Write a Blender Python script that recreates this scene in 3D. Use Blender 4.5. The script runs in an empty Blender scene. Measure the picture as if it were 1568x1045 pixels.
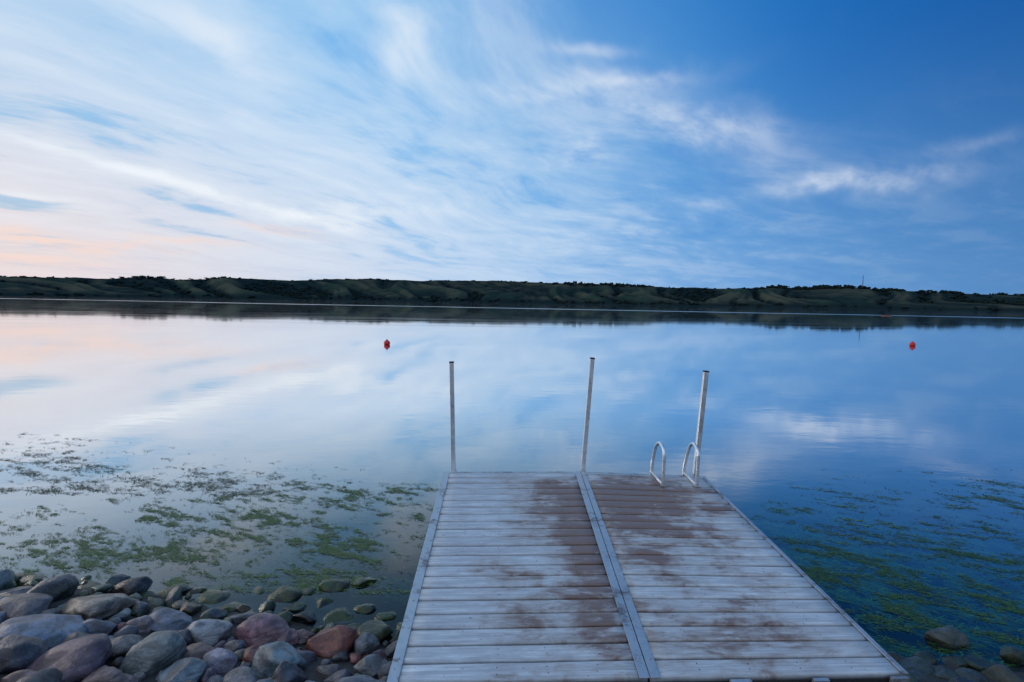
import bpy, math, random, bmesh
import numpy as np
from mathutils import Vector, Matrix, noise
random.seed(7); np.random.seed(7)
scene=bpy.context.scene
# ---------------------------------------------------------------- camera
W,HH,F=1568.0,1045.0,784.0
th=math.atan(59.5/F); ph=math.radians(0.85)
CAM=Vector((0,0,2.15))
Fw=Vector((0,math.cos(th),-math.sin(th)))
R0=Vector((1,0,0)); U0=Vector((0,math.sin(th),math.cos(th)))
Rt=R0*math.cos(ph)+U0*math.sin(ph); Up=-R0*math.sin(ph)+U0*math.cos(ph)
def ray(px,py): return Fw+Rt*((px-W/2)/F)-Up*((py-HH/2)/F)
def unz(px,py,z=0.0):
    d=ray(px,py); return CAM+d*((z-CAM.z)/d.z)
def uny(px,py,y):
    d=ray(px,py); return CAM+d*((y-CAM.y)/d.y)
def proj(p):
    v=p-CAM; f=v.dot(Fw); return (W/2+F*v.dot(Rt)/f, HH/2-F*v.dot(Up)/f, f)
cd=bpy.data.cameras.new("camera"); cam=bpy.data.objects.new("camera",cd); scene.collection.objects.link(cam)
m=Matrix.Identity(4)
for i in range(3):
    m[i][0]=Rt[i]; m[i][1]=Up[i]; m[i][2]=-Fw[i]; m[i][3]=CAM[i]
cam.matrix_world=m; cd.sensor_width=36; cd.lens=18; cd.clip_end=20000; cd.clip_start=0.05
scene.camera=cam
scene.view_settings.view_transform='Standard'; scene.view_settings.look='None'; scene.view_settings.exposure=0

def s2l(c):
    out=[]
    for v in c:
        v=v/255.0
        out.append(v/12.92 if v<=0.04045 else ((v+0.055)/1.055)**2.4)
    return out
# ---------------------------------------------------------------- node helpers
class NB:
    def __init__(s,tree): s.t=tree; s.n=tree.nodes; s.l=tree.links
    def new(s,ty,**k):
        n=s.n.new(ty)
        for a,b in k.items(): setattr(n,a,b)
        return n
    def set(s,inp,v):
        if v is None: return
        if isinstance(v,bpy.types.NodeSocket): s.l.new(v,inp)
        else: inp.default_value=v
    def M(s,op,a,b=None,c=None,clamp=False):
        n=s.new('ShaderNodeMath',operation=op); n.use_clamp=clamp
        for i,v in enumerate((a,b,c)): s.set(n.inputs[i],v)
        return n.outputs[0]
    def V(s,op,a,b=None):
        n=s.new('ShaderNodeVectorMath',operation=op)
        s.set(n.inputs[0],a)
        if b is not None:
            if op=='SCALE': s.set(n.inputs['Scale'],b)
            else: s.set(n.inputs[1],b)
        return n.outputs['Value'] if op in('DOT_PRODUCT','LENGTH','DISTANCE') else n.outputs[0]
    def comb(s,x,y,z=0.0):
        n=s.new('ShaderNodeCombineXYZ')
        for i,v in enumerate((x,y,z)): s.set(n.inputs[i],v)
        return n.outputs[0]
    def sep(s,v):
        n=s.new('ShaderNodeSeparateXYZ'); s.set(n.inputs[0],v); return n.outputs
    def noise(s,vec,scale,detail=3,rough=.5,dist=0.0):
        n=s.new('ShaderNodeTexNoise'); s.set(n.inputs['Vector'],vec)
        n.inputs['Scale'].default_value=scale; n.inputs['Detail'].default_value=detail
        n.inputs['Roughness'].default_value=rough; n.inputs['Distortion'].default_value=dist
        return n.outputs['Fac'],n.outputs['Color']
    def mix(s,f,a,b):
        n=s.new('ShaderNodeMix',data_type='RGBA'); s.set(n.inputs[0],f)
        for i,v in ((6,a),(7,b)):
            if isinstance(v,(tuple,list)) and len(v)==3: v=tuple(v)+(1,)
            s.set(n.inputs[i],v)
        return n.outputs[2]
    def sm(s,v,a,b,lo=0.0,hi=1.0):
        n=s.new('ShaderNodeMapRange',interpolation_type='SMOOTHSTEP'); s.set(n.inputs[0],v)
        n.inputs[1].default_value=a;n.inputs[2].default_value=b;n.inputs[3].default_value=lo;n.inputs[4].default_value=hi
        return n.outputs[0]
    def bump(s,h,strength,dist=0.01):
        n=s.new('ShaderNodeBump'); s.set(n.inputs['Height'],h); s.set(n.inputs['Strength'],strength); n.inputs['Distance'].default_value=dist
        return n.outputs[0]
def mat(name):
    m=bpy.data.materials.new(name); m.use_nodes=True; nb=NB(m.node_tree)
    b=m.node_tree.nodes['Principled BSDF']
    return m,nb,b
# ---------------------------------------------------------------- world sky
w=bpy.data.worlds.new("World"); scene.world=w; w.use_nodes=True
w.cycles.sampling_method='MANUAL'; w.cycles.sample_map_resolution=256
nb=NB(w.node_tree); bg=w.node_tree.nodes['Background']
tc=nb.new('ShaderNodeTexCoord'); D=nb.V('NORMALIZE',tc.outputs['Generated'])
pts=[((0,30),(132,188,232)),((200,30),(122,184,234)),((400,30),(112,180,233)),((600,50),(140,198,241)),((790,30),(44,134,210)),((1000,30),(6,110,195)),((1250,40),(0,92,175)),((1540,40),(0,74,152)),
((0,170),(218,232,246)),((200,170),(210,229,248)),((400,170),(184,217,246)),((600,170),(190,218,246)),((790,170),(148,198,238)),((1000,180),(98,168,225)),((1250,150),(0,106,189)),((1540,150),(0,82,158)),
((0,290),(238,240,244)),((200,290),(222,233,246)),((450,290),(218,232,247)),((650,290),(200,222,245)),((850,290),(168,205,241)),((1050,290),(62,148,218)),((1300,290),(100,160,217)),((1540,290),(62,130,191)),
((-60,405),(248,206,190)),((120,405),(232,208,207)),((300,400),(214,208,218)),((500,400),(203,212,232)),((784,400),(178,203,234)),((1050,400),(144,182,225)),((1300,400),(112,160,212)),((1600,410),(94,140,193))]
ctl=[(ray(*p).normalized(),s2l(c)) for p,c in pts]
def azel(a,e):
    a=math.radians(a);e=math.radians(e); return Vector((math.sin(a)*math.cos(e),math.cos(a)*math.cos(e),math.sin(e)))
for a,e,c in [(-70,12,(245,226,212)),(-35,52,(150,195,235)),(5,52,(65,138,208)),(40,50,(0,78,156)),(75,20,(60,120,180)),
  (0,85,(172,203,238)),(180,35,(195,210,235)),(-120,35,(212,222,238)),(120,35,(140,175,215))]:  # unseen sky overhead and behind, colours set as fill light for the dock
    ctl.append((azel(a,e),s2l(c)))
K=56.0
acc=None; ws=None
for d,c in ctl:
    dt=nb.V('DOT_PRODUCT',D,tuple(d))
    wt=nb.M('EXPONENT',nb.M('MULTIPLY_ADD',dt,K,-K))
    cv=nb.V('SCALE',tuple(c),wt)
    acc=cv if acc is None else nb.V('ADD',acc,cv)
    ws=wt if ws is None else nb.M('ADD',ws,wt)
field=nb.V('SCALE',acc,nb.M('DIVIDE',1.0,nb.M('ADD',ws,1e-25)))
dx,dy,dz=nb.sep(D)
zz=nb.M('ADD',nb.M('ABSOLUTE',dz),0.13)
Px=nb.M('DIVIDE',dx,zz); Py=nb.M('DIVIDE',dy,zz)
P=nb.comb(Px,Py,0.0)
_,wc=nb.noise(P,0.55,2,.5)
Pw=nb.V('ADD',P,nb.V('SCALE',nb.V('SUBTRACT',wc,(.5,.5,.5)),1.0))
def streak(ang,sa,sb,seed,detail=5,rough=.62,dist=0.0):
    ca,sn=math.cos(ang),math.sin(ang)
    al=nb.V('DOT_PRODUCT',Pw,(ca,sn,0)); ac=nb.V('DOT_PRODUCT',Pw,(-sn,ca,0))
    v=nb.comb(nb.M('MULTIPLY',al,sa),nb.M('MULTIPLY',ac,sb),seed)
    return nb.noise(v,1.0,detail,rough,dist)[0]
nA=streak(math.radians(66),.45,2.2,1.3,5,.56)
nB=streak(math.radians(18),.8,2.1,5.1,5,.58)
nC=streak(math.radians(54),2.6,4.8,9.1,4,.62)
az=nb.M('ARCTAN2',dx,dy); el=nb.M('ARCSINE',dz)
fB=nb.sm(az,-.25,.3)
n0=nb.M('ADD',nb.M('MULTIPLY',nA,nb.M('SUBTRACT',1.0,fB)),nb.M('MULTIPLY',nB,fB))
n1=nb.M('ADD',nb.M('MULTIPLY',n0,.66),nb.M('MULTIPLY',nC,.34))
fr=nb.sep(field)[0]
amp=nb.sm(fr,.02,.26,0.03,1.0)
fade=nb.sm(el,0.0,.16,.35,1.0)
amp=nb.M('MULTIPLY',amp,fade)
pos=nb.M('MULTIPLY',nb.sm(n1,.46,.62),amp)
neg=nb.M('MULTIPLY',nb.sm(n1,.49,.36),amp)
col=nb.mix(nb.M('MULTIPLY',neg,.88),field,nb.V('MULTIPLY',field,(.46,.75,.95)))
col=nb.mix(nb.M('MULTIPLY',pos,.62),col,nb.V('ADD',nb.V('SCALE',field,.50),(.43,.46,.49)))
# cirrus features in azimuth/elevation
_,wc2=nb.noise(D,7.0,3,.6)
wv=nb.sep(nb.V('SCALE',nb.V('SUBTRACT',wc2,(.5,.5,.5)),.11))
az2=nb.M('ADD',az,wv[0]); el2=nb.M('ADD',el,wv[1])
az3=nb.M('MULTIPLY_ADD',wv[0],.4,az); el3=nb.M('MULTIPLY_ADD',wv[1],.4,el)
def ae(px,py):
    d=ray(px,py).normalized(); return math.atan2(d.x,d.y),math.asin(d.z)
blobs=[(235,272,270,9,14.5,.9,0),(520,325,105,13,-3,.6,0),(430,352,60,7,7,.55,1),(40,300,130,9,9,.5,0),(70,362,190,11,6,.7,1),(30,393,130,9,4,.6,1),(290,368,90,6,6,.45,1),
(612,75,34,66,12,.55,0),(900,76,60,10,4,.36,0),(850,128,160,20,-4,.34,0),(985,122,45,10,-6,.32,0),(1060,195,150,32,17,.50,0),
(1300,282,145,20,-3,.44,0),(895,240,50,24,10,.40,0),(1500,224,110,15,-8,.13,0),(320,60,120,32,30,.40,0),(1080,312,45,7,0,.25,0)]
wh=None; pk=None
tex=nb.sm(nb.M('ADD',nb.M('MULTIPLY',nC,.6),nb.M('MULTIPLY',n0,.4)),.34,.60,.3,1.2)
for cx,cy,L,Wd,an,st,p in blobs:
    a=math.radians(an); A0=ae(cx,cy); A1=ae(cx+L*math.cos(a),cy+L*math.sin(a)); A2=ae(cx-Wd*math.sin(a),cy+Wd*math.cos(a))
    ex=(A1[0]-A0[0],A1[1]-A0[1]); ey=(A2[0]-A0[0],A2[1]-A0[1]); det=ex[0]*ey[1]-ex[1]*ey[0]
    aa,ee=(az3,el3) if Wd<11 else (az2,el2)
    q=nb.M('MULTIPLY_ADD',aa,ey[1]/det,nb.M('MULTIPLY_ADD',ee,-ey[0]/det,(-A0[0]*ey[1]+A0[1]*ey[0])/det))
    r=nb.M('MULTIPLY_ADD',aa,-ex[1]/det,nb.M('MULTIPLY_ADD',ee,ex[0]/det,(A0[0]*ex[1]-A0[1]*ex[0])/det))
    g=nb.M('EXPONENT',nb.M('MULTIPLY',nb.M('MULTIPLY_ADD',q,q,nb.M('MULTIPLY',r,r)),-1.0))
    if p: pk=nb.M('MULTIPLY',g,st) if pk is None else nb.M('MULTIPLY_ADD',g,st,pk)
    else: wh=nb.M('MULTIPLY',g,st) if wh is None else nb.M('MULTIPLY_ADD',g,st,wh)
col=nb.mix(nb.M('MULTIPLY',wh,tex,clamp=True),col,(.85,.90,.96))
col=nb.mix(nb.M('MULTIPLY',pk,tex,clamp=True),col,(.96,.70,.60))
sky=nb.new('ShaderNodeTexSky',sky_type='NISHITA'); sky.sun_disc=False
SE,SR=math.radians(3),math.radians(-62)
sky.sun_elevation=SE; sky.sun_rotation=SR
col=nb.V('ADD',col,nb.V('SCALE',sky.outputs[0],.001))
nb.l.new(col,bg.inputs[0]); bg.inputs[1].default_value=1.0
# sun: low, weak and very soft after-glow
sd=bpy.data.lights.new("sun",'SUN'); sd.energy=.4; sd.angle=math.radians(12); sd.color=(1,.90,.82)
so=bpy.data.objects.new("sun",sd); scene.collection.objects.link(so)
dirv=azel(-62,9); so.rotation_euler=dirv.to_track_quat('Z','Y').to_euler()
# ---------------------------------------------------------------- mesh helpers
def obj(name,verts,faces,mt,smooth=False,cols=None,parent=None,uvs=None):
    me=bpy.data.meshes.new(name); me.from_pydata([tuple(v) for v in verts],[],faces); me.update()
    if smooth: me.polygons.foreach_set('use_smooth',[True]*len(me.polygons))
    if cols is not None:
        ca=me.color_attributes.new('Col','FLOAT_COLOR','POINT'); ca.data.foreach_set('color',np.asarray(cols,dtype=np.float32).ravel())
    if uvs is not None:
        ul=me.uv_layers.new(name='UVMap'); vi=np.zeros(len(me.loops),dtype=np.int32); me.loops.foreach_get('vertex_index',vi)
        ul.data.foreach_set('uv',np.asarray(uvs,dtype=np.float32)[vi].ravel())
    if mt: me.materials.append(mt)
    o=bpy.data.objects.new(name,me); scene.collection.objects.link(o)
    if parent: o.parent=parent
    return o
def empty(name):
    e=bpy.data.objects.new(name,None); scene.collection.objects.link(e); return e
def tube(path,r,seg=10,caps=True):
    vs=[];fs=[]; n=len(path); pu=None
    for i,p in enumerate(path):
        t=(path[min(i+1,n-1)]-path[max(i-1,0)]).normalized()
        a=(pu-t*pu.dot(t)).normalized() if pu else t.orthogonal().normalized()
        pu=a; b=t.cross(a)
        rr=r[i] if isinstance(r,list) else r
        for k in range(seg):
            an=2*math.pi*k/seg; vs.append(p+a*math.cos(an)*rr+b*math.sin(an)*rr)
    for i in range(n-1):
        for k in range(seg):
            fs.append((i*seg+k,i*seg+(k+1)%seg,(i+1)*seg+(k+1)%seg,(i+1)*seg+k))
    if caps: fs.append(tuple(range(seg))[::-1]); fs.append(tuple((n-1)*seg+k for k in range(seg)))
    return vs,fs
def merge(parts):
    V=[];Fc=[]
    for vs,fs in parts:
        o=len(V); V+=list(vs); Fc+=[tuple(i+o for i in f) for f in fs]
    return V,Fc
def boxpts(c,ax,ay,az_):
    vs=[c+ax*i+ay*j+az_*k for k in(-1,1) for j in(-1,1) for i in(-1,1)]
    return vs,[(0,2,3,1),(4,5,7,6),(0,1,5,4),(2,6,7,3),(0,4,6,2),(1,3,7,5)]
def bevel(o,wd=.003,seg=2):
    b=o.modifiers.new('bevel','BEVEL'); b.width=wd; b.segments=seg; b.limit_method='ANGLE'
# ---------------------------------------------------------------- shoreline
sp=[(unz(-400,905)),unz(0,903),unz(150,899),unz(300,927),unz(420,950),unz(560,975),unz(700,990),unz(1000,1003),unz(1380,1018),unz(1568,1030),unz(1900,1045)]
sx=[p.x for p in sp]; sy=[p.y for p in sp]
def shore(x):
    return float(np.interp(x,sx,sy))
def ground(x,y):
    d=shore(x)-y+0.12*noise.noise(Vector((x*1.3,y*1.3,0)))
    if d>0: h=0.25*d if d<2.4 else .6+.03*(d-2.4)
    else:
        h=0.24*d
        if h<-3: h=-3
    h=min(h,6)
    if abs(x)<60 and abs(y)<60: h+=.025*noise.noise(Vector((x*2.7,y*2.7,3)))
    return h
def axis(lo,hi,a,b,step):
    c=list(np.arange(a,b,step)); s=step; v=a; L=[]
    while v>lo: s*=1.35; v-=s; L.append(max(v,lo))
    s=step; v=c[-1]; Rr=[]
    while v<hi: s*=1.35; v+=s; Rr.append(min(v,hi))
    return L[::-1]+c+Rr
xs=axis(-5000,5000,-9,9,.12); ys=axis(-3000,5000,-1,9,.12)
vs=[(x,y,ground(x,y)) for y in ys for x in xs]; nx=len(xs)
fs=[(j*nx+i,j*nx+i+1,(j+1)*nx+i+1,(j+1)*nx+i) for j in range(len(ys)-1) for i in range(nx-1)]
m,nb,b=mat("ground_mud_gravel")
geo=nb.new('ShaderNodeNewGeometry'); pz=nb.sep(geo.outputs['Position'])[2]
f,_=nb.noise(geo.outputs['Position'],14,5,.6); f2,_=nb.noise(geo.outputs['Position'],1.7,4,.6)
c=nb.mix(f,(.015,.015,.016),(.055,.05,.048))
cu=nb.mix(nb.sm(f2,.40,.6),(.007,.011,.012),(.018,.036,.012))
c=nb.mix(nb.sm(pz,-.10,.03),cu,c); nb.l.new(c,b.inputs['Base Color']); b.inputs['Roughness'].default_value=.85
nb.l.new(nb.bump(f,.8,.03),b.inputs['Normal'])
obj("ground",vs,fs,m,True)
# ---------------------------------------------------------------- water
m,nb,b=mat("lake_water")
out=[n for n in nb.n if n.type=='OUTPUT_MATERIAL'][0]; nb.n.remove(b)
geo=nb.new('ShaderNodeNewGeometry'); pos=geo.outputs['Position']
lw=nb.new('ShaderNodeLayerWeight'); lw.inputs[0].default_value=.5
cr=nb.new('ShaderNodeValToRGB'); nb.l.new(lw.outputs['Facing'],cr.inputs[0])
e=cr.color_ramp.elements
e[0].position=0; e[0].color=(.025,)*3+(1,)
e[1].position=1; e[1].color=(1,)*3+(1,)
for p_,v_ in ((.38,.03),(.46,.05),(.53,.105),(.61,.26),(.70,.60),(.80,.92)):
    q=e.new(p_); q.color=(v_,v_,v_,1)
A=unz(0,457.2); B=unz(1568,487.5)
nrm=Vector((-(B-A).y,(B-A).x,0)).normalized()
sdist=nb.M('SUBTRACT',nb.V('DOT_PRODUCT',pos,tuple(nrm)),nrm.dot(A))
wn,_=nb.noise(pos,.012,2,.5); sdist=nb.M('ADD',sdist,nb.M('MULTIPLY',nb.M('SUBTRACT',wn,.5),24))
band=nb.M('EXPONENT',nb.M('MULTIPLY',nb.M('MULTIPLY',sdist,sdist),-.06))
mp=nb.V('MULTIPLY',pos,(.04,.35,1)); rn,_=nb.noise(mp,1,3,.55)
dist=nb.V('LENGTH',pos)
rbase=nb.sm(rn,.35,.7,.03,.065)
rfar=nb.sm(dist,20,90,1.0,.9)
rough=nb.M('ADD',nb.M('MULTIPLY',rbase,rfar),nb.M('MULTIPLY',band,.28))
gl=nb.new('ShaderNodeBsdfGlossy'); gl.distribution='GGX'; nb.l.new(rough,gl.inputs['Roughness']); gl.inputs['Color'].default_value=(.97,.97,.97,1)
bn,_=nb.noise(nb.V('MULTIPLY',pos,(.8,1.8,1)),1.4,3,.5)
nb.l.new(nb.bump(bn,nb.sm(dist,3,30,.06,.0),.05),gl.inputs['Normal'])
tr=nb.new('ShaderNodeBsdfTransparent'); tr.inputs[0].default_value=(.60,.76,.80,1)
df=nb.new('ShaderNodeBsdfDiffuse'); df.inputs[0].default_value=(.006,.020,.040,1)
m1=nb.new('ShaderNodeMixShader'); m1.inputs[0].default_value=.22; nb.l.new(tr.outputs[0],m1.inputs[1]); nb.l.new(df.outputs[0],m1.inputs[2])
m2=nb.new('ShaderNodeMixShader'); nb.l.new(cr.outputs[0],m2.inputs[0]); nb.l.new(m1.outputs[0],m2.inputs[1]); nb.l.new(gl.outputs[0],m2.inputs[2])
nb.l.new(m2.outputs[0],out.inputs[0])
obj("lake_water",[(-5000,-3000,0),(5000,-3000,0),(5000,5000,0),(-5000,5000,0)],[(0,1,2,3)],m)
# ---------------------------------------------------------------- hills
rp=[(0,424),(60,424),(110,426),(150,427),(200,425),(250,426),(270,429),(310,428),(340,425),(400,428),(450,430),(500,428),(560,427),(600,429),(650,430),(700,430),(760,430),(800,432),(850,434),(880,434),(925,437),(960,437),(990,439),(1050,441),(1100,442),(1150,442),(1200,440),(1240,442),(1270,441),(1300,441),(1350,443),(1380,446),(1430,448),(1460,449),(1500,451),(1530,451),(1568,452)]
raz=[];rel=[]
for p_ in rp:
    d=ray(*p_); raz.append(math.atan2(d.x,d.y)); rel.append(d.z/math.hypot(d.x,d.y))
def shoreD(a): return 1000-120*math.sin(a*1.2)+40*noise.noise(Vector((a*5,0,0)))
RW=330
def ridge(a): return float(np.interp(a,raz,rel))+.0014*noise.noise(Vector((a*25,7,0)))+.0006*noise.noise(Vector((a*90,3,0)))
NA,ND=1100,44; vs=[];cols=[]
def hill(a,t):
    D0=shoreD(a); H=ridge(a)*(D0+RW)+2.15
    warp=a*1000+60*noise.noise(Vector((a*9,t*1.5,2)))+70*t
    g=noise.noise(Vector((warp*.024,t*.9,5)))+.6*noise.noise(Vector((warp*.065,t*1.2,8)))
    g=max(0,min(1,.5+g*.9))
    if t<=1:
        base=(t**(1.05-.45*g))
        h=H*base*(1-.32*(1-g)*math.sin(math.pi*min(1,t)))
    else: h=H*(1-.02*(t-1))+6*noise.noise(Vector((a*30,t,1)))*(t-1)
    if t<=0: h=-3
    return D0+RW*t,h,g
for j in range(ND):
    t=-.02+1.02*j/(ND-9) if j<ND-8 else 1+.25*(j-(ND-9))
    for i in range(NA):
        a=math.radians(-82+164*i/(NA-1))
        r,h,g=hill(a,t)
        vs.append((math.sin(a)*r,math.cos(a)*r,h)); cols.append((g,t,0,1))
fs=[(j*NA+i,j*NA+i+1,(j+1)*NA+i+1,(j+1)*NA+i) for j in range(ND-1) for i in range(NA-1)]
m,nb,b=mat("hill_grass")
at=nb.new('ShaderNodeAttribute',attribute_name='Col'); g,t,_=nb.sep(at.outputs['Color'])
geo=nb.new('ShaderNodeNewGeometry')
f,_=nb.noise(geo.outputs['Position'],.035,6,.7); f2,_=nb.noise(geo.outputs['Position'],.008,4,.6)
c=nb.mix(nb.sm(f2,.36,.62),(.026,.050,.040),(.078,.082,.060))
k=nb.M('ADD',nb.M('MULTIPLY',g,.75),nb.M('MULTIPLY',f,.9))
c=nb.mix(nb.sm(k,.60,1.10),(.010,.022,.026),c)
c=nb.mix(nb.sm(t,.14,.03),c,(.014,.026,.028))
nb.l.new(c,b.inputs['Base Color']); b.inputs['Roughness'].default_value=1; b.inputs['Specular IOR Level'].default_value=0
obj("hills",vs,fs,m,True,cols)
# distant trees
def ico(sub):
    bm=bmesh.new(); bmesh.ops.create_icosphere(bm,subdivisions=sub,radius=1.0)
    bm.verts.ensure_lookup_table()
    v=np.array([v.co[:] for v in bm.verts]); f=[tuple(x.index for x in fc.verts) for fc in bm.faces]; bm.free(); return v,f
iv,iff=ico(1)
TV=[];TF=[];TC=[]
def tree(a,t,s,hgt):
    r,h,g=hill(a,t); c=np.array((math.sin(a)*r,math.cos(a)*r,h))
    for q in range(3):
        o=len(TV); jit=1+np.random.uniform(-.35,.35,(len(iv),1))
        off=np.array((random.uniform(-.7,.7)*s,random.uniform(-.7,.7)*s,hgt*random.uniform(.25,.75)))
        v=iv*jit*np.array((s*random.uniform(.5,1),s*random.uniform(.5,1),hgt*random.uniform(.35,.6)))+c+off
        TV.extend(v.tolist()); TF.extend([tuple(i+o for i in f) for f in iff])
        TC.extend([(random.random(),)*3+(1,)]*len(iv))
dens=[(0,.3),(100,.2),(150,.1),(200,.5),(250,.8),(270,.15),(320,.4),(400,.15),(450,.15),(560,.15),(620,.08),(700,.1),(760,.2),(850,.3),(880,.9),(915,.5),(930,1.1),(965,.8),(1000,.2),(1060,.1),(1150,.25),(1175,.95),(1240,.75),(1270,1.1),(1310,.95),(1380,.6),(1450,.6),(1500,.3),(1568,.4)]
daz=[math.atan2(ray(x,440).x,ray(x,440).y) for x,_ in dens]; dv=[d for _,d in dens]
for i in range(3200):
    a=math.radians(random.uniform(-60,60)); d=float(np.interp(a,daz,dv))
    cl=.5+noise.noise(Vector((a*60,0,4)))
    if random.random()<d*cl*1.3:
        hh=random.uniform(1.5,4.8)*(.3+1.05*d)
        tree(a,random.uniform(.93,1.03),random.uniform(2,5),hh)
n=0
while n<1700:
    a=math.radians(random.uniform(-60,60)); t=random.uniform(.02,.9); r,h,g=hill(a,t)
    if g<.28 or t<.05: tree(a,t,random.uniform(2,5),random.uniform(2,4)); n+=1
    else: n+=.15
m,nb,b=mat("distant_foliage")
at=nb.new('ShaderNodeAttribute',attribute_name='Col')
nb.l.new(nb.mix(at.outputs['Fac'],(.008,.017,.018),(.021,.033,.028)),b.inputs['Base Color']); b.inputs['Roughness'].default_value=1; b.inputs['Specular IOR Level'].default_value=0
obj("distant_trees",TV,TF,m,False,TC)
# radio mast
m_steel,nb,b=mat("grey_steel"); b.inputs['Base Color'].default_value=(.18,.19,.2,1); b.inputs['Metallic'].default_value=.5; b.inputs['Roughness'].default_value=.5
top=ray(1322,422); a=math.atan2(top.x,top.y); r,h,g=hill(a,1.02); bx=Vector((math.sin(a)*r,math.cos(a)*r,h)); mh=top.z/math.hypot(top.x,top.y)*r+2.15-h
parts=[]
for k in range(3):
    o=Vector((math.cos(k*2.094),math.sin(k*2.094),0))*.7; parts.append(tube([bx+o-Vector((0,0,2)),bx+o*.5+Vector((0,0,mh))],.22,5))
for k in range(10):
    z0,z1=mh*k/10,mh*(k+1)/10
    for q in range(3):
        o=Vector((math.cos(q*2.094),math.sin(q*2.094),0))*.6; o2=Vector((math.cos((q+1)*2.094),math.sin((q+1)*2.094),0))*.6
        parts.append(tube([bx+o+Vector((0,0,z0)),bx+o2+Vector((0,0,z1))],.1,4))
obj("radio_mast",*merge(parts),m_steel)
# ---------------------------------------------------------------- dock
Zn=2.53
O=CAM+ray(995,1037)*Zn
d1=ray(765,424).normalized(); d2=(ray(10490,871)).normalized(); N=d2.cross(d1).normalized()
if N.z<0: N=-N
def onp(px,py,off=0):
    d=ray(px,py); o=O+N*off; return CAM+d*((o-CAM).dot(N)/d.dot(N))
LS=[onp(597,1046),onp(995,1037),onp(889,723.5),onp(681,724)]
RS=[onp(995,1037),onp(1386,1031),onp(1078,731),onp(889,723.5)]
def dp(S,u,v,h=0):
    a=S[0].lerp(S[1],u); b=S[3].lerp(S[2],u); return a.lerp(b,v)+N*h
dock=empty("wooden_dock")
m_wood,nb,b=mat("weathered_wood")
uvn=nb.new('ShaderNodeUVMap'); uvn.uv_map='UVMap'; uv=uvn.outputs[0]
at=nb.new('ShaderNodeAttribute',attribute_name='Col'); rb,rg,rr_=nb.sep(at.outputs['Color'])
uvo=nb.V('ADD',uv,nb.comb(nb.M('MULTIPLY',rb,9.0),0.0,nb.M('MULTIPLY',rg,5.0)))
gr,_=nb.noise(nb.V('MULTIPLY',uvo,(2.0,85,1)),1,5,.7,.4)
gr2,_=nb.noise(nb.V('MULTIPLY',uvo,(6,24,1)),1,5,.68)
gm,_=nb.noise(nb.V('MULTIPLY',nb.V('ADD',uv,nb.comb(nb.M('MULTIPLY',rb,.20),0,nb.M('MULTIPLY',rg,.12))),(2.8,3.4,1)),1,5,.60,.5)
gf,_=nb.noise(nb.V('MULTIPLY',uvo,(5,16,1)),1,5,.68,.6)
c=nb.mix(nb.sm(gr,.25,.75),(.36,.395,.44),(.78,.83,.88))
c=nb.mix(nb.sm(gr2,.35,.68,.0,.60),c,(.35,.36,.39))
c=nb.mix(nb.M('MULTIPLY',rb,.25),c,(.33,.325,.34))
ux,uy,_=nb.sep(uv)
def gauss(cx,cy,sx_,sy_,a):
    X=nb.M('MULTIPLY',nb.M('SUBTRACT',ux,cx),1/sx_); Y=nb.M('MULTIPLY',nb.M('SUBTRACT',uy,cy),1/sy_)
    return nb.M('MULTIPLY',nb.M('EXPONENT',nb.M('MULTIPLY',nb.M('ADD',nb.M('MULTIPLY',X,X),nb.M('MULTIPLY',Y,Y)),-1.0)),a)
mk=None
for gg in [(1.10,1.25,.17,.8,.17),(.95,2.0,.5,.5,.08),(1.9,2.25,.65,.42,.20),(1.5,1.75,.38,.7,.16),(2.05,1.3,.4,.4,.09),(1.6,.3,.9,.25,.09),(2.2,1.8,.22,.25,.09),(.25,1.2,.30,2.5,-.08),(2.55,.7,.25,1.4,-.08),(.75,.5,.35,.5,.06),(1.45,.95,.3,.4,.06)]:
    q=gauss(*gg); mk=q if mk is None else nb.M('ADD',mk,q)
wet=nb.M('ADD',nb.M('ADD',nb.M('MULTIPLY',gm,.56),nb.M('MULTIPLY',gf,.44)),nb.M('ADD',mk,nb.M('MULTIPLY',nb.M('SUBTRACT',rg,.5),.06)))
wetm=nb.sm(wet,.545,.69)
soft=nb.sm(wet,.44,.64)
wc_=nb.mix(gr,(.085,.043,.032),(.27,.155,.115))
c=nb.mix(nb.M('MULTIPLY',soft,.50),c,(.32,.245,.205))
c=nb.mix(nb.M('MULTIPLY',wetm,.86),c,wc_)
sp1,_=nb.noise(nb.V('MULTIPLY',uvo,(30,45,1)),1,3,.5)
c=nb.mix(nb.sm(sp1,.68,.76,0,.7),c,(.05,.042,.04))
sp2,_=nb.noise(nb.V('MULTIPLY',uvo,(22,40,3)),1,2,.5)
c=nb.mix(nb.sm(sp2,.74,.78,0,.6),c,(.75,.76,.78))
nb.l.new(c,b.inputs['Base Color'])
nb.l.new(nb.M('SUBTRACT',.50,nb.M('MULTIPLY',wetm,.14)),b.inputs['Roughness'])
nb.l.new(nb.bump(nb.M('ADD',gr,nb.M('MULTIPLY',gr2,.6)),.7,.005),b.inputs['Normal'])
NBD=21; V_=[];F_=[];C_=[];UV=[]
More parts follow.
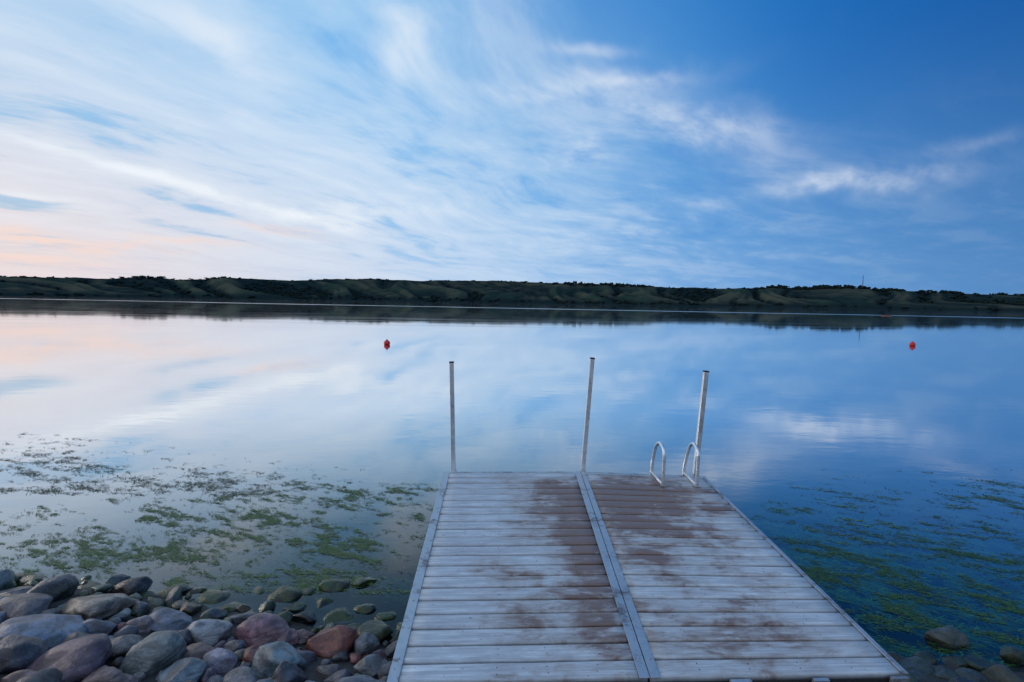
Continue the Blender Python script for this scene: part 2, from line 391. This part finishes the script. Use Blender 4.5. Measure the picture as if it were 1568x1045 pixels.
for si,S in enumerate((LS,RS)):
    for i in range(NBD):
        pitch=1/NBD; ga=.0028+random.uniform(-.0004,.0008); v0=i*pitch+ga; v1=(i+1)*pitch-ga
        ra,rg=random.random(),random.random(); hj=random.uniform(-.002,.002); tl=random.uniform(-.003,.003); cup=random.uniform(-.0015,.002)
        prof=[(v0,-.032),(v0,-.010),(v0+.0012,-.0045),(v0+.0035,-.0014),(v0+.0075,0),((v0+v1)/2,cup),(v1-.0075,0),(v1-.0035,-.0014),(v1-.0012,-.0045),(v1,-.010),(v1,-.032)]
        us=[0.004+random.uniform(0,.004)]+[k/10 for k in range(1,10)]+[.996-random.uniform(0,.004)]
        o=len(V_)
        for ui,u in enumerate(us):
            wob=.002*noise.noise(Vector((u*3,i*3.1,si))); wv_=.0012*noise.noise(Vector((u*4,i*5.1,si+9)))
            for (v,h) in prof:
                V_.append(dp(S,u,v+wv_*.6,h+hj+tl*(u-.5)+wob)); C_.append((ra,rg,0,1))
                UV.append((u*1.28+si*1.28,v*2.65))
        n_=len(prof)
        for a in range(len(us)-1):
            for k in range(n_-1): F_.append((o+a*n_+k,o+(a+1)*n_+k,o+(a+1)*n_+k+1,o+a*n_+k+1))
            F_.append((o+a*n_+n_-1,o+(a+1)*n_+n_-1,o+(a+1)*n_,o+a*n_))
        F_.append(tuple(o+k for k in range(n_))); F_.append(tuple(o+(len(us)-1)*n_+k for k in range(n_))[::-1])
obj("deck_boards",V_,F_,m_wood,True,C_,dock,UV)
def metal(name,lo,hi,ro,met=.75,rust=0.0):
    m,nb,b=mat(name); tcx=nb.new('ShaderNodeTexCoord')
    f,_=nb.noise(tcx.outputs['Object'],22,6,.7,.5); f2,_=nb.noise(tcx.outputs['Object'],5,4,.6)
    c=nb.mix(f,lo,hi)
    if rust: c=nb.mix(nb.sm(nb.M('ADD',nb.M('MULTIPLY',f,.5),nb.M('MULTIPLY',f2,.5)),.50,.62,0,rust),c,(.14,.10,.085))
    nb.l.new(c,b.inputs['Base Color']); b.inputs['Metallic'].default_value=met
    nb.l.new(nb.sm(f,.3,.7,ro,ro+.18),b.inputs['Roughness']); nb.l.new(nb.bump(f,.15,.003),b.inputs['Normal'])
    return m
m_al=metal("galvanised_metal",(.30,.32,.34),(.68,.70,.73),.35,.6,.8)
m_al2=metal("aluminium_tube",(.66,.68,.70),(.84,.86,.88),.25,.8)
m_dark=metal("dark_metal",(.03,.03,.033),(.08,.08,.085),.45,.4)
def strip(S,u0n,u1n,u0f,u1f,h,th_,v0=-.004,v1=1.004,seg=1):
    vs=[]
    for v,u0,u1 in ((v0,u0n,u1n),(v1,u0f,u1f)):
        for hh in (h-th_,h): vs+= [dp(S,u0,v,hh),dp(S,u1,v,hh)]
    return vs,[(0,1,5,4),(2,6,7,3),(0,4,6,2),(1,3,7,5),(0,2,3,1),(4,5,7,6)]
parts=[strip(LS,-.012,.030,-.012,.036,.0065,.004),strip(LS,.957,.998,.957,.998,.0065,.004),strip(RS,.002,.039,.002,.039,.0065,.004),strip(RS,.985,1.008,.985,1.008,.0065,.004)]
o=obj("edge_strips",*merge(parts),m_al,False,None,dock); bevel(o,.0015)
parts=[]
def beam(p,q,wd,hg):
    ax=(q-p)*.5; s=ax.cross(N).normalized()*wd*.5; return boxpts((p+q)*.5,ax,s,N*hg*.5)
for S in (LS,RS):
    for u in (.012,.985): parts.append(beam(dp(S,u,-.002,-.105),dp(S,u,1.002,-.105),.03,.14))
    for v in (.25,.5,.75): parts.append(beam(dp(S,.03,v,-.085),dp(S,.965,v,-.085),.04,.09))
    parts.append(beam(dp(S,.03,1.0,-.09),dp(S,.965,1.0,-.09),.02,.12))
    parts.append(beam(dp(S,.03,.006,-.09),dp(S,.965,.006,-.09),.03,.11))
    for u in (.2,.4,.6,.8): parts.append(beam(dp(S,u,.01,-.050),dp(S,u,.99,-.050),.035,.03))
o=obj("frame_beams",*merge(parts),m_dark,False,None,dock)
parts=[strip(LS,.045,.95,.045,.95,.0045,.003,.994,1.004),strip(RS,.05,.98,.05,.98,.0045,.003,.994,1.004)]
o=obj("end_strips",*merge(parts),m_al,False,None,dock)
parts=[]
def bolt(p,r=.007,h=.006):
    a=N.orthogonal().normalized(); b_=N.cross(a); ang=random.random()
    vs=[p+a*math.cos(ang+k*math.pi/3)*r+b_*math.sin(ang+k*math.pi/3)*r+N*z for z in(-.002,h) for k in range(6)]
    return vs,[(k,(k+1)%6,6+(k+1)%6,6+k) for k in range(6)]+[tuple(range(6,12))]
for v in np.arange(.05,1,.19):
    for S,u in ((LS,.978),(RS,.021),(LS,.01)): parts.append(bolt(dp(S,u,v+random.uniform(-.01,.01),.0070),.006,.004))
o=obj("bolts",*merge(parts),m_al,False,None,dock)
parts=[]
for S in (LS,RS):
    for i in range(NBD):
        for u in (.2,.4,.6,.8):
            for dv_ in (.33,.67):
                parts.append(bolt(dp(S,u+random.uniform(-.006,.006),(i+dv_+random.uniform(-.04,.04))/NBD,-.0025),.0026,.003))
obj("screws",*merge(parts),m_dark,False,None,dock)
parts=[beam(dp(RS,.30,-.010,-.02),dp(RS,.38,-.010,-.02),.02,.03),beam(dp(RS,.62,-.010,-.02),dp(RS,.68,-.010,-.02),.02,.03),beam(dp(RS,.93,-.010,-.02),dp(RS,1.0,-.010,-.02),.02,.04)]
obj("end_brackets",*merge(parts),m_al,False,None,dock)
def post(pb,pt,wd):
    ax=(pt-pb); dn=pb-ax.normalized()*1.6
    a=Vector((1,0,0)); a=(a-ax.normalized()*a.dot(ax.normalized())).normalized(); b2=ax.normalized().cross(a)
    c=(dn+pt)*.5; return boxpts(c,a*wd*.5,b2*wd*.5,(pt-dn)*.5)
pp=[]
for (bx_,by_,tx,ty,wd) in ((694,723,691.5,556,.040),(893,722,907,550,.042),(1066,727,1081,570,.047)):
    pb=onp(bx_,by_)+Vector((0,.03,0)); pt=uny(tx,ty,pb.y)
    pp.append((pb,pt,wd))
vs,fs=merge([post(*p) for p in pp]); o=obj("support_posts",vs,fs,m_al2,False,None,dock); bevel(o,.005,3)
parts=[];
for pb,pt,wd in pp:
    ax=(pt-pb).normalized(); a=Vector((1,0,0)); a=(a-ax*a.dot(ax)).normalized(); b2=ax.cross(a)
    parts.append(boxpts(pt+ax*.006,a*(wd*.5+.002),b2*(wd*.5+.002),ax*.008))
o=obj("post_caps",*merge(parts),m_dark,False,None,dock); bevel(o,.003)
parts=[]
for pb,pt,wd in pp:
    ax=(pt-pb).normalized(); a=Vector((1,0,0)); b2=ax.cross(a).normalized()
    parts.append(boxpts(pb-ax*.08,a*(wd*.5+.008),b2*(wd*.5+.008),ax*.085))
for S,u in ((LS,.0),(RS,1.0)):
    p_=dp(S,u,.03,-.12); parts.append(boxpts(p_-Vector((0,0,.25)),Vector((.02,0,0)),Vector((0,.02,0)),Vector((0,0,.3))))
o=obj("post_sleeves",*merge(parts),m_al,False,None,dock); bevel(o,.003)
def cr_(pts_,n=8):
    P_=[pts_[0]*2-pts_[1]]+pts_+[pts_[-1]*2-pts_[-2]]; out_=[]
    for i in range(1,len(P_)-2):
        p0,p1,p2,p3=P_[i-1:i+3]
        for k in range(n):
            t=k/n; out_.append(.5*((2*p1)+(-p0+p2)*t+(2*p0-5*p1+4*p2-p3)*t*t+(-p0+3*p1-3*p2+p3)*t**3))
    out_.append(pts_[-1]); return out_
ladder=empty("swim_ladder")
parts=[]; feet=[]
for n_,f_,pk_ in (((1015,743),(999,724),[(1016.5,712),(1017,692),(1011,679),(1005,683),(1000.5,700)]),((1067,744),(1048.5,725),[(1068.5,712),(1069,693),(1062.5,680),(1056.5,684),(1051,702)])):
    pn=onp(*n_,.012); pf=onp(*f_,.012)+Vector((0,.03,0)); ysl=[.0,.02,.40,.75,.95]
    mid=[uny(q[0],q[1],pn.y+(pf.y-pn.y)*yy) for q,yy in zip(pk_,ysl)]
    path=cr_([pn]+mid+[pf,pf+Vector((.0,.03,-.5)),pf+Vector((0,.04,-1.0))])
    parts.append(tube(path,.016,12)); feet.append((pn,pf))
    parts.append(tube([pn,pf+Vector((0,0,.0))],.014,10))
o=obj("side_rails",*merge(parts),m_al2,True,None,ladder)
parts=[]
for k in range(4):
    z=-.12-.25*k; parts.append(boxpts((feet[0][1]+feet[1][1])*.5+Vector((0,.03,z)),(feet[1][1]-feet[0][1])*.5,Vector((0,.03,0)),Vector((0,0,.01))))
o=obj("steps",*merge(parts),m_al2,False,None,ladder); bevel(o,.003)
parts=[boxpts(pn-N*.004,Vector((.022,0,0)),Vector((0,.022,0)),N*.005) for pn,_ in feet]
o=obj("foot_plates",*merge(parts),m_al,False,None,ladder); bevel(o,.002)
# ---------------------------------------------------------------- buoys
m_red,nb,b=mat("red_plastic"); tcx=nb.new('ShaderNodeTexCoord'); f,_=nb.noise(tcx.outputs['Object'],6,3,.5)
nb.l.new(nb.mix(f,(.50,.010,.012),(.75,.03,.03)),b.inputs['Base Color']); b.inputs['Roughness'].default_value=.35
def buoy(px,py):
    p=unz(px,py); e=empty("mooring_buoy"); e.location=p
    bm=bmesh.new(); bmesh.ops.create_uvsphere(bm,u_segments=24,v_segments=16,radius=.15)
    for v in bm.verts: v.co.z=v.co.z*.95+.075
    bmesh.ops.create_cone(bm,segments=16,radius1=.045,radius2=.04,depth=.04,cap_ends=True,matrix=Matrix.Translation((0,0,.23)))
    bmesh.ops.create_cone(bm,segments=24,radius1=.156,radius2=.156,depth=.02,cap_ends=True,matrix=Matrix.Translation((0,0,.07)))
    me=bpy.data.meshes.new("float"); bm.to_mesh(me); bm.free(); me.polygons.foreach_set('use_smooth',[True]*len(me.polygons)); me.materials.append(m_red)
    o=bpy.data.objects.new("float",me); scene.collection.objects.link(o); o.parent=e; bevel(o,.005)
    ring=[Vector((.02*math.cos(t),0,.262+.02*math.sin(t))) for t in np.linspace(0,2*math.pi,17)]
    obj("ring",*tube(ring,.005,6),m_steel,True,None,e)
buoy(592.5,528); buoy(1397,530)
p=unz(1357,484); boat=empty("rowing_boat"); boat.location=p
hv=[];hf=[]; secs=9
for i in range(secs):
    s=i/(secs-1)*2-1; wd=.38*(1-abs(s)**2.4)+.01; kz=-.08+.14*abs(s)**3; tz=.16+.08*s*s
    hv+= [Vector((s*1.3,-wd,tz)),Vector((s*1.3,-wd*.7,0.02)),Vector((s*1.3,0,kz)),Vector((s*1.3,wd*.7,.02)),Vector((s*1.3,wd,tz))]
for i in range(secs-1):
    for k in range(4): hf.append((i*5+k,(i+1)*5+k,(i+1)*5+k+1,i*5+k+1))
m_b,nb,b=mat("faded_red_paint"); b.inputs['Base Color'].default_value=(.30,.12,.10,1)
o=obj("hull",hv,hf,m_b,True,None,boat); sm_=o.modifiers.new('s','SOLIDIFY'); sm_.thickness=.03
obj("thwarts",*merge([boxpts(Vector((x,0,.12)),Vector((.1,0,0)),Vector((0,.33,0)),Vector((0,0,.012))) for x in(-.5,.4)]),m_b,False,None,boat)
# ---------------------------------------------------------------- rocks
ivs={3:ico(3),4:ico(4)}
pal=[(.12,.15,.21),(.16,.185,.22),(.27,.24,.21),(.20,.10,.11),(.25,.09,.07),(.06,.065,.09),(.32,.34,.36),(.10,.115,.15),(.17,.12,.155),(.14,.18,.185),(.22,.15,.14),(.05,.05,.06),(.20,.22,.27),(.13,.16,.21)]
RV=[];RF=[];RC=[];placed=[]
def rock(x,y,rx,ry,rz,rot,col,sink=.35,moss=0.0,z=None):
    sd_=Vector((random.uniform(-99,99),random.uniform(-99,99),random.uniform(-99,99)))
    iv3,if3=ivs[4 if max(rx,ry)>.07 else 3]
    v=iv3.copy()
    for q in range(10):
        n_=np.random.normal(size=3); n_/=np.linalg.norm(n_); dd=random.uniform(.55,.83)
        k=v@n_-dd; k=np.clip(k,0,None)*random.uniform(.8,.98); v=v-k[:,None]*n_
    disp=np.array([1+.16*noise.noise(Vector(p)*1.1+sd_)+.06*noise.noise(Vector(p)*3+sd_)+.025*noise.noise(Vector(p)*9+sd_) for p in v])
    v=v*disp[:,None]*np.array((rx,ry,rz))*1.12
    tl=random.uniform(-.3,.3); Rm=np.array(Matrix.Rotation(rot,3,'Z')@Matrix.Rotation(tl,3,'X')@Matrix.Rotation(random.uniform(-.2,.2),3,'Y'))
    v=v@Rm.T
    gz=ground(x,y) if z is None else z
    v+=np.array((x,y,gz+rz*sink))
    o=len(RV); RV.extend(v.tolist()); RF.extend([(a+o,b+o,c+o) for a,b,c in if3]); RC.extend([tuple(col)+(moss,)]*len(v))
    placed.append((x,y,max(rx,ry)))
def iterz(px,py,up):
    z=.1
    for _ in range(8):
        p=unz(px,py,z); z=ground(p.x,p.y)+up
    return p
big=[(100,1015,66,.50,(.12,.075,.105)),(237,1003,42,.9,(.21,.24,.235)),(143,925,50,.45,(.27,.225,.185)),(505,982,34,.9,(.27,.09,.065)),(400,970,38,.8,(.27,.15,.18)),(320,967,31,.9,(.27,.28,.30)),
(425,1013,38,.8,(.12,.18,.22)),(70,965,60,.5,(.12,.17,.25)),(330,1008,28,.75,(.21,.205,.27)),(560,985,22,1.,(.24,.26,.29)),(566,1017,24,.9,(.18,.20,.22)),(215,952,20,.8,(.26,.21,.22)),(190,985,32,.7,(.16,.155,.15)),
(20,1000,40,.8,(.05,.05,.07)),(165,1040,36,.7,(.25,.17,.16)),(280,1030,34,.75,(.15,.20,.24)),(25,905,28,.5,(.05,.06,.09)),(197,898,26,.6,(.04,.035,.04)),(378,938,22,.5,(.21,.22,.26)),(500,1020,18,.9,(.14,.12,.12)),(605,990,18,1.,(.12,.11,.11)),(35,930,42,.5,(.13,.11,.12)),(468,940,18,.8,(.04,.05,.05)),(262,950,34,.6,(.12,.15,.21)),(30,1045,30,.8,(.20,.13,.14)),(370,1040,30,.7,(.23,.23,.25)),(470,970,20,.7,(.18,.11,.12)),(300,995,24,.7,(.17,.10,.09)),
(150,957,26,.6,(.11,.14,.20)),(435,975,22,.8,(.27,.16,.17)),(600,1022,18,.9,(.21,.21,.23)),(640,1040,20,.8,(.07,.07,.08)),(270,975,24,.8,(.08,.075,.09)),(520,1035,22,.8,(.09,.10,.14)),(465,1000,16,.9,(.06,.06,.08)),(110,975,24,.6,(.19,.165,.15))]
for px,py,r_,asp,col in big:
    p=iterz(px,py,.05); s=r_/F*proj(p)[2]
    rock(p.x,p.y,s*1.05,s*random.uniform(.75,.95),s*asp*.82,random.uniform(-.35,.35),col,.30)
moss_r=[(430,913,24,.6),(510,896,26,.4),(556,891,18,.45),(560,932,16,.7),(320,915,24,.4),(20,885,20,.5),(265,905,22,.4),(130,905,20,.4),(470,905,14,.4),(350,930,18,.5),(520,945,22,.5),(590,945,14,.5),(395,905,12,.4),(90,893,22,.4),(540,965,16,.5),(300,905,14,.4),(615,960,12,.5),(450,930,16,.5),(495,925,14,.5),(230,912,16,.5)]
for px,py,r_,asp in moss_r:
    p=unz(px,py); s=r_/F*proj(p)[2]
    rock(p.x,p.y,s*1.1,s*.9,s*asp,random.uniform(-.4,.4),(.022,.028,.024),.05,1.0,z=-s*asp*.40)
for px,py,r_,asp,col in [(1450,975,27,.65,(.18,.15,.17)),(1395,1020,26,.6,(.12,.13,.16)),(1440,1032,26,.6,(.11,.12,.16)),(1485,1040,26,.6,(.11,.12,.15)),(1540,1040,30,.7,(.10,.08,.09)),(1555,1003,18,.8,(.04,.045,.04)),(1505,1016,22,.5,(.05,.06,.06)),(1420,1003,16,.5,(.05,.06,.06)),(1462,1010,18,.5,(.06,.05,.06)),(1530,1020,18,.5,(.07,.06,.07)),(1408,1042,22,.7,(.13,.13,.16)),(1375,1005,14,.5,(.05,.05,.06))]:
    p=unz(px,py,.03); s=r_/F*proj(p)[2]
    rock(p.x,p.y,s,s*.85,s*asp,random.uniform(-.4,.4),col,.1,.5,z=.0)
def fill(n,rmin,rmax,ov,xr,front=.12,maxy=-1.0):
    c=0;t=0
    while c<n and t<n*40:
        t+=1
        x=random.uniform(*xr); y=random.uniform(maxy,shore(x)+front)
        r=random.uniform(rmin,rmax)
        if -1.0<x<2.2 and y<1.4: continue
        if any((x-a)**2+(y-b_)**2<((r+c_)*ov)**2 for a,b_,c_ in placed): continue
        col=random.choice(pal); k=random.uniform(.6,1.15); col=tuple(v*k for v in col)
        rock(x,y,r*random.uniform(.95,1.3),r*random.uniform(.7,1),r*random.uniform(.6,.95),random.uniform(0,3.14),col,.3,0.8 if y>shore(x)-.30 else 0.0); c+=1
fill(90,.09,.15,.80,(-5.5,-.6),.05,maxy=1.2)
fill(150,.05,.085,.76,(-5.5,-.6),.12,maxy=1.4)
fill(220,.022,.045,.70,(-4.5,-.5),.15,maxy=1.8)
fill(50,.05,.11,.75,(-.6,4.5),maxy=1.4,front=.0)
m,nb,b=mat("shore_stone")
at=nb.new('ShaderNodeAttribute',attribute_name='Col'); geo=nb.new('ShaderNodeNewGeometry'); pos=geo.outputs['Position']; pz=nb.sep(pos)[2]
f,_=nb.noise(pos,9,6,.65,.5); f2,_=nb.noise(pos,70,5,.75); f3,_=nb.noise(nb.V('MULTIPLY',pos,(5,5,22)),1,4,.6,1.6)
c=nb.V('MULTIPLY',at.outputs['Color'],nb.mix(nb.sm(f,.3,.7),(.34,.34,.36),(1.20,1.18,1.17)))
c=nb.V('MULTIPLY',c,nb.mix(nb.sm(f3,.42,.6),(.62,.61,.62),(1.25,1.23,1.23)))
c=nb.mix(nb.sm(f2,.57,.70,0,.4),c,(.36,.37,.39)); c=nb.mix(nb.sm(f2,.42,.33,0,.7),c,(.02,.02,.025))
wet=nb.sm(nb.M('ADD',pz,nb.M('MULTIPLY',f,.06)),.17,.05)
c=nb.mix(nb.M('MULTIPLY',wet,.85),c,nb.V('MULTIPLY',c,(.25,.25,.27)))
alg=nb.M('MULTIPLY',nb.M('MULTIPLY',at.outputs['Alpha'],nb.sm(f,.36,.56)),nb.sm(pz,.22,.08))
c=nb.mix(nb.M('MULTIPLY',alg,.9),c,nb.mix(f2,(.008,.020,.004),(.045,.085,.012)))
nb.l.new(c,b.inputs['Base Color']); nb.l.new(nb.sm(wet,0,1,.30,.18),b.inputs['Roughness'])
nb.l.new(nb.bump(nb.M('ADD',f,nb.M('MULTIPLY',f2,.4)),.8,.015),b.inputs['Normal'])
obj("shoreline_rocks",RV,RF,m,True,RC)
# ---------------------------------------------------------------- floating weeds
AV=[];AF=[];AC=[]
def flake(x,y,z,L,wd,ang,col):
    n_=3; o=len(AV); bend=random.uniform(-1.2,1.2)
    px,py=x,y
    for i in range(n_+1):
        w_=wd*(1-.75*abs(i/n_*2-1)**1.5)*random.uniform(.6,1.2); a=ang+bend*(i/n_-.5)
        nx_,ny_=-math.sin(a),math.cos(a); zz_=z+random.uniform(-.001,.003)
        AV.append((px+nx_*w_/2,py+ny_*w_/2,zz_)); AV.append((px-nx_*w_/2,py-ny_*w_/2,zz_)); AC.extend([col,col])
        px+=math.cos(a)*L/n_; py+=math.sin(a)*L/n_
    for i in range(n_): AF.append((o+2*i,o+2*i+1,o+2*i+3,o+2*i+2))
def gz(v,a,b_,s): 
    return max(0,min(1,(v-a)/s+.5))*max(0,min(1,(b_-v)/s+.5))
def d_far(px,py):
    lo=675+.11*max(px,0); hi=780-.02*px
    return max(gz(py,lo,hi,40)*gz(px,-400,520,160), gz(py,735,815-.1*px,30)*gz(px,-400,90,60)*.9)
def d_left(px,py):
    yc=858-.10*px if px<400 else 818+.10*(px-400)
    Bd=math.exp(-((py-yc-10)/44)**2)*gz(px,-80,650,160)
    B2=math.exp(-((py-(795-.10*(px-300)))/30)**2)*gz(px,200,660,140)*.7
    C=math.exp(-((py-890)/28)**2)*gz(px,240,660,80)*.9
    return max(Bd,B2,C)
def d_right(px,py):
    return max(gz(py,735,790,26)*gz(px,1400,2400,110), gz(py,735,840,40)*gz(px,1240,2400,110)*.55)
def d_sub(px,py):
    return max(math.exp(-((py-865)/55)**2)*gz(px,1180,2400,110), gz(py,880,1020,60)*gz(px,1290,2400,110)*.95)
def scatter(n,xr,yr,dens,zr,thr,soft,cols,Lr,Wr,sc,ang=.1,sk=.35):
    c=0;t=0
    while c<n and t<n*60:
        t+=1; x=random.uniform(*xr); y=random.uniform(*yr); px,py,_=proj(Vector((x,y,0))); d=dens(px,py)
        if d<=.02: continue
        u=x*sc[0]; v=(y+x*sk)*sc[1]
        nn=.5+.38*noise.noise(Vector((u,v,1.7)))+.45*noise.noise(Vector((u*3.1,v*2.7,6)))+.38*noise.noise(Vector((u*9,v*8,9)))
        pr=(nn-thr-(1-d)*.30)/soft
        if pr<=0 or random.random()>pr*pr: continue
        base=random.choice(cols); k=random.uniform(.5,1.5); cc=tuple(v*k for v in base)+(1,)
        flake(x,y,random.uniform(*zr),random.uniform(*Lr),random.uniform(*Wr),random.gauss(ang,.6),cc); c+=1
    return c
gcols=[(.08,.17,.024),(.06,.12,.022),(.12,.20,.035),(.05,.07,.026),(.09,.13,.035),(.14,.16,.07)]
bcols=[(.045,.055,.030),(.06,.075,.035),(.05,.08,.025),(.03,.034,.025)]
k1=scatter(44000,(-8,-.3),(3.6,5.9),d_left,(.002,.005),.32,.55,gcols,(.008,.035),(.0025,.007),(1.6,4.2),-.15,.30)
k2=scatter(10000,(-14,-1.5),(5.4,10.5),d_far,(.002,.005),.44,.42,bcols,(.02,.08),(.004,.010),(1.3,4.6),-.1,.25)
k3=scatter(14000,(-8,-.3),(3.6,5.9),d_left,(-.06,-.006),.30,.5,[(.05,.13,.015),(.08,.16,.015),(.035,.07,.015)],(.03,.08),(.005,.014),(1.4,3.2),-.15,.30)
k4=scatter(8500,(2.5,14),(4.5,8.5),d_right,(.002,.004),.42,.45,gcols[1:4],(.02,.08),(.004,.011),(1.1,3.6),-.25,.35)
k5=scatter(50000,(1.6,8),(2.9,6.0),d_sub,(-.03,-.004),.28,.45,[(.11,.34,.02),(.09,.26,.02),(.19,.38,.03),(.10,.19,.03)],(.03,.09),(.005,.015),(1.2,3.0),-.3,.35)
k6=scatter(32000,(1.6,8),(3.0,6.0),d_sub,(.002,.004),.36,.50,[(.045,.12,.016),(.035,.09,.016),(.075,.15,.022),(.03,.055,.016)],(.01,.045),(.0025,.007),(1.2,3.2),-.3,.35)
m,nb,b=mat("water_weed"); at=nb.new('ShaderNodeAttribute',attribute_name='Col'); nb.l.new(at.outputs['Color'],b.inputs['Base Color']); b.inputs['Roughness'].default_value=.5
obj("floating_pondweed",AV,AF,m,False,AC)
print("weeds",k1,k2,k3,k4,k5,k6,"rocks",len(RV))
